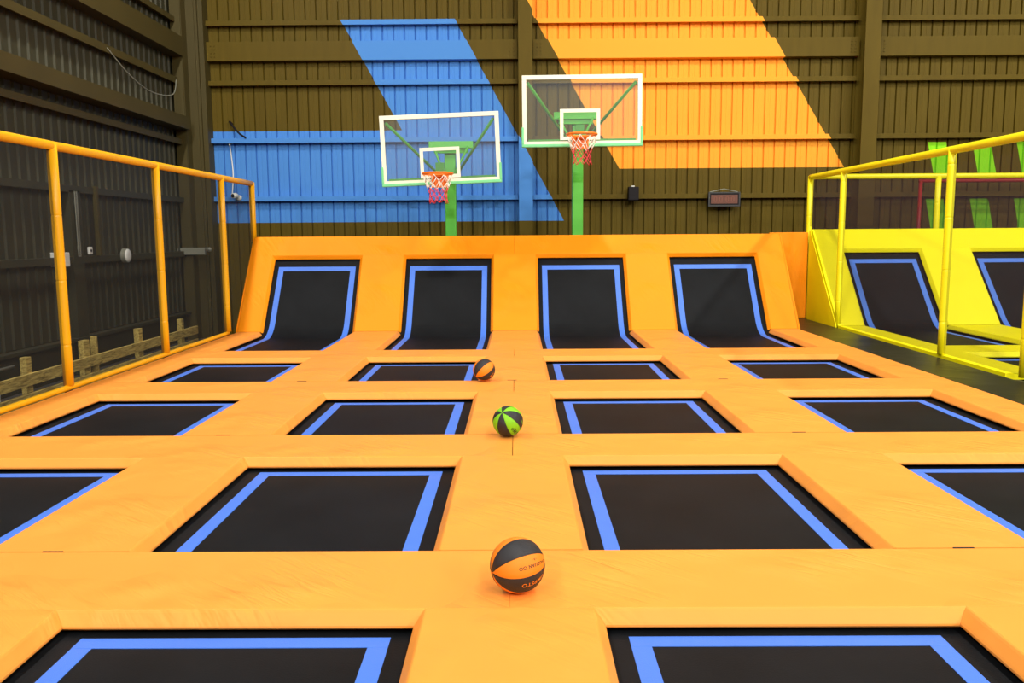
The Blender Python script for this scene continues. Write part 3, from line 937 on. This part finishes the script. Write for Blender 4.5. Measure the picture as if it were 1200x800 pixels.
# junction box / switch
so = thing('wall_socket', 'small white socket on the left wall beside the perforated strut', 'socket', (-6.36, 12.60, 1.28))
bm = bmesh.new(); add_box(bm, (0, -.05, -.035), (.035, .05, .075), .012); obj('plate', bm, WHITEP, so)
bm = bmesh.new(); add_tube(bm, [(.034, 0, .02), (.039, 0, .02)], .022, 12); obj('hole', bm, BLACKP, so)
jb = thing('junction_box', 'white junction box on the left wall, half behind the nearest amber post', 'junction box', (-6.36, 11.86, 1.09))
bm = bmesh.new(); add_box(bm, (-.14, -.07, 0), (.06, .07, .20), .008); obj('body', bm, WHITEP, jb)
bm = bmesh.new(); add_box(bm, (.06, -.06, .012), (.066, .06, .188), .003); obj('cover', bm, WHITEP, jb)
# emergency light
em = thing('emergency_light', 'grey emergency light box on the corner column with two small lamp heads', 'emergency light', (-6.22, 16.36, 1.16))
bm = bmesh.new(); add_box(bm, (-.23, -.10, -.01), (.24, .0, .125), .01); obj('body', bm, GREYP, em)
for s in (-1, 1):
    bm = bmesh.new(); c = Vector((s*.32+.005, -.06, .09)); add_tube(bm, [c+Vector((0, .04, 0)), c, c-Vector((0, .05, 0))], [.022, .04, .045], 14)
    add_tube(bm, [c+Vector((0, .02, 0)), (s*.22, -.05, .09)], .012, 8)
    obj('lamp_head', bm, GREYP, em, True)
# security camera
ca = thing('security_camera', 'small white security camera on the blue wall above the left ramp corner', 'security camera', (-5.46, 16.85, 2.22))
bm = bmesh.new(); add_tube(bm, [(0, .11, .03), (0, -.06, .03)], .05, 16); obj('base', bm, WHITEP, ca, True)
bm = bmesh.new(); add_tube(bm, [(0, -.05, .05), (-.03, -.12, .07), (-.06, -.20, .06)], [.03, .05, .05], 14); bd = obj('body', bm, WHITEP, ca, True)
bm = bmesh.new(); add_tube(bm, [(-.06, -.198, .06), (-.062, -.206, .059)], .035, 14); obj('lens', bm, BLACKP, bd)
# cables
def cable(label, pts, r, mat, cat='cable'):
    cu = [Vector(p) for p in pts]; out = []
    for i in range(len(cu)-1):
        p0 = cu[max(i-1, 0)]; p1 = cu[i]; p2 = cu[i+1]; p3 = cu[min(i+2, len(cu)-1)]
        for k in range(8):
            t = k/8
            out.append(.5*((2*p1)+(-p0+p2)*t+(2*p0-5*p1+4*p2-p3)*t*t+(-p0+3*p1-3*p2+p3)*t**3))
    out.append(cu[-1])
    bm = bmesh.new(); add_tube(bm, out, r, 8); o = obj('cable', bm, mat, smooth=True)
    tag(o, label, cat); return o
cable('thick black cable stub poking out of the blue wall near the corner', [(-5.58, 17.03, 3.68), (-5.60, 16.90, 3.72), (-5.50, 16.84, 3.60), (-5.38, 16.82, 3.47), (-5.27, 16.84, 3.40)], .018, BLACKP)
cable('thin white cable hanging down the blue wall near the corner', [(-5.60, 16.84, 3.28), (-5.62, 16.96, 3.1), (-5.60, 16.97, 2.7), (-5.60, 16.84, 2.26)], .011, WHITEP)
cable('thin cable sagging in an arc across the left wall', [(-6.362, 13.6, 4.42), (-6.30, 14.2, 4.12), (-6.29, 15.0, 3.98), (-6.29, 15.9, 4.08), (-6.362, 16.3, 4.42)], .009, GREYP)
# red pipe rail
rp = thing('pipe_rail', 'dark red pipe rail standing before the green striped back wall', 'pipe rail', (7.75, 16.5, -.5))
bm = bmesh.new(); add_tube(bm, [(0, 0, 0), (0, 0, 2.96)], .035, 12); obj('post', bm, REDP, rp, True)
bm = bmesh.new(); add_tube(bm, [(5.6, 0, 0), (5.6, 0, 2.96)], .035, 12); obj('post', bm, REDP, rp, True)
bm = bmesh.new(); add_tube(bm, [(-.035, 0, 2.96), (5.635, 0, 2.96)], .035, 12); obj('rail', bm, REDP, rp, True)

# ------------------------------------------------------------------ timber fence behind the left net
XW = -5.50
fn = thing('timber_guardrail', 'rough timber rail fence low behind the left net', 'timber rail', (XW, 11, -.5))
def PW(name, a, b, lean=0):
    bm = bmesh.new(); add_box(bm, a, b, .006)
    for v in bm.verts: v.co -= fn.location
    return obj(name, bm, WOOD, fn)
PW('rail', (XW-.02, 5.5, -.155), (XW+.02, 14.4, -.02)); PW('rail', (XW-.02, 5.5, -.38), (XW+.02, 14.4, -.24))
for (y, w, zt) in ((7.2, .1, .15), (9.42, .10, .16), (10.72, .14, .19), (10.98, .05, .21), (12.28, .12, .17), (13.25, .08, .16), (13.85, .10, .15)):
    PW('post', (XW-.10, y-w/2, -.5), (XW-.022, y+w/2, zt))
pi = thing('drain_pipe', 'pale plastic pipe elbow standing behind the timber rail at far left', 'pipe', (-5.72, 9.1, -.5))
bm = bmesh.new(); add_tube(bm, [(0, 0, 0), (0, 0, .42)], .035, 12); obj('upright_pipe', bm, WHITEP, pi, True)
bm = bmesh.new(); add_tube(bm, [(0, .35, .55), (0, -1.2, .55)], .018, 10); add_tube(bm, [(0, 0, .42), (0, 0, .55)], .02, 8); obj('cross_pipe', bm, GREYP, pi, True)

# ------------------------------------------------------------------ lights: high-bay lamps under the ceiling
def lamp(x, y, z, e, size=.55, col=(1, .97, .90)):
    l = bpy.data.lights.new('high_bay_lamp', 'AREA'); l.shape = 'DISK'; l.size = size; l.energy = e; l.color = col
    o = bpy.data.objects.new('high_bay_lamp', l); link(o); o.location = (x, y, z)
    return o
for y, e, tilt in ((-7.5, 1300, 62), (-2.8, 450, 30), (1.8, 430, 25), (6.3, 500, 22), (11.2, 520, 28)):
    for x in (-4.7, 3.3, 11.0):
        lamp(x, y, 8.3, e if x < 10 else e*1.35, .42).rotation_euler = (math.radians(tilt), 0, 0)

w = bpy.data.worlds.new('world'); S.world = w; w.use_nodes = True
w.node_tree.nodes['Background'].inputs[0].default_value = (.6, .62, .65, 1); w.node_tree.nodes['Background'].inputs[1].default_value = .3

# ------------------------------------------------------------------ camera
f_px, pitch_, yaw_, roll_ = 990.588, .12616, .006377, -.0067897
fw = Vector((-math.sin(yaw_)*math.cos(pitch_), math.cos(yaw_)*math.cos(pitch_), -math.sin(pitch_)))
rt = Vector((math.cos(yaw_), math.sin(yaw_), 0)); upv = rt.cross(fw)
r2 = rt*math.cos(roll_)+upv*math.sin(roll_); u2 = -rt*math.sin(roll_)+upv*math.cos(roll_)
cam = bpy.data.cameras.new('camera'); co = bpy.data.objects.new('camera', cam); link(co)
cam.sensor_width = 36; cam.lens = f_px/1200*36; cam.clip_end = 200
Mc = Matrix((r2, u2, -fw)).transposed().to_4x4(); Mc.translation = Vector((0, 0, 1.5))
co.matrix_world = Mc
S.camera = co
S.view_settings.view_transform = 'Standard'; S.view_settings.look = 'None'
S.view_settings.gamma = 1; S.view_settings.use_curve_mapping = False
S.view_settings.exposure = -1.15
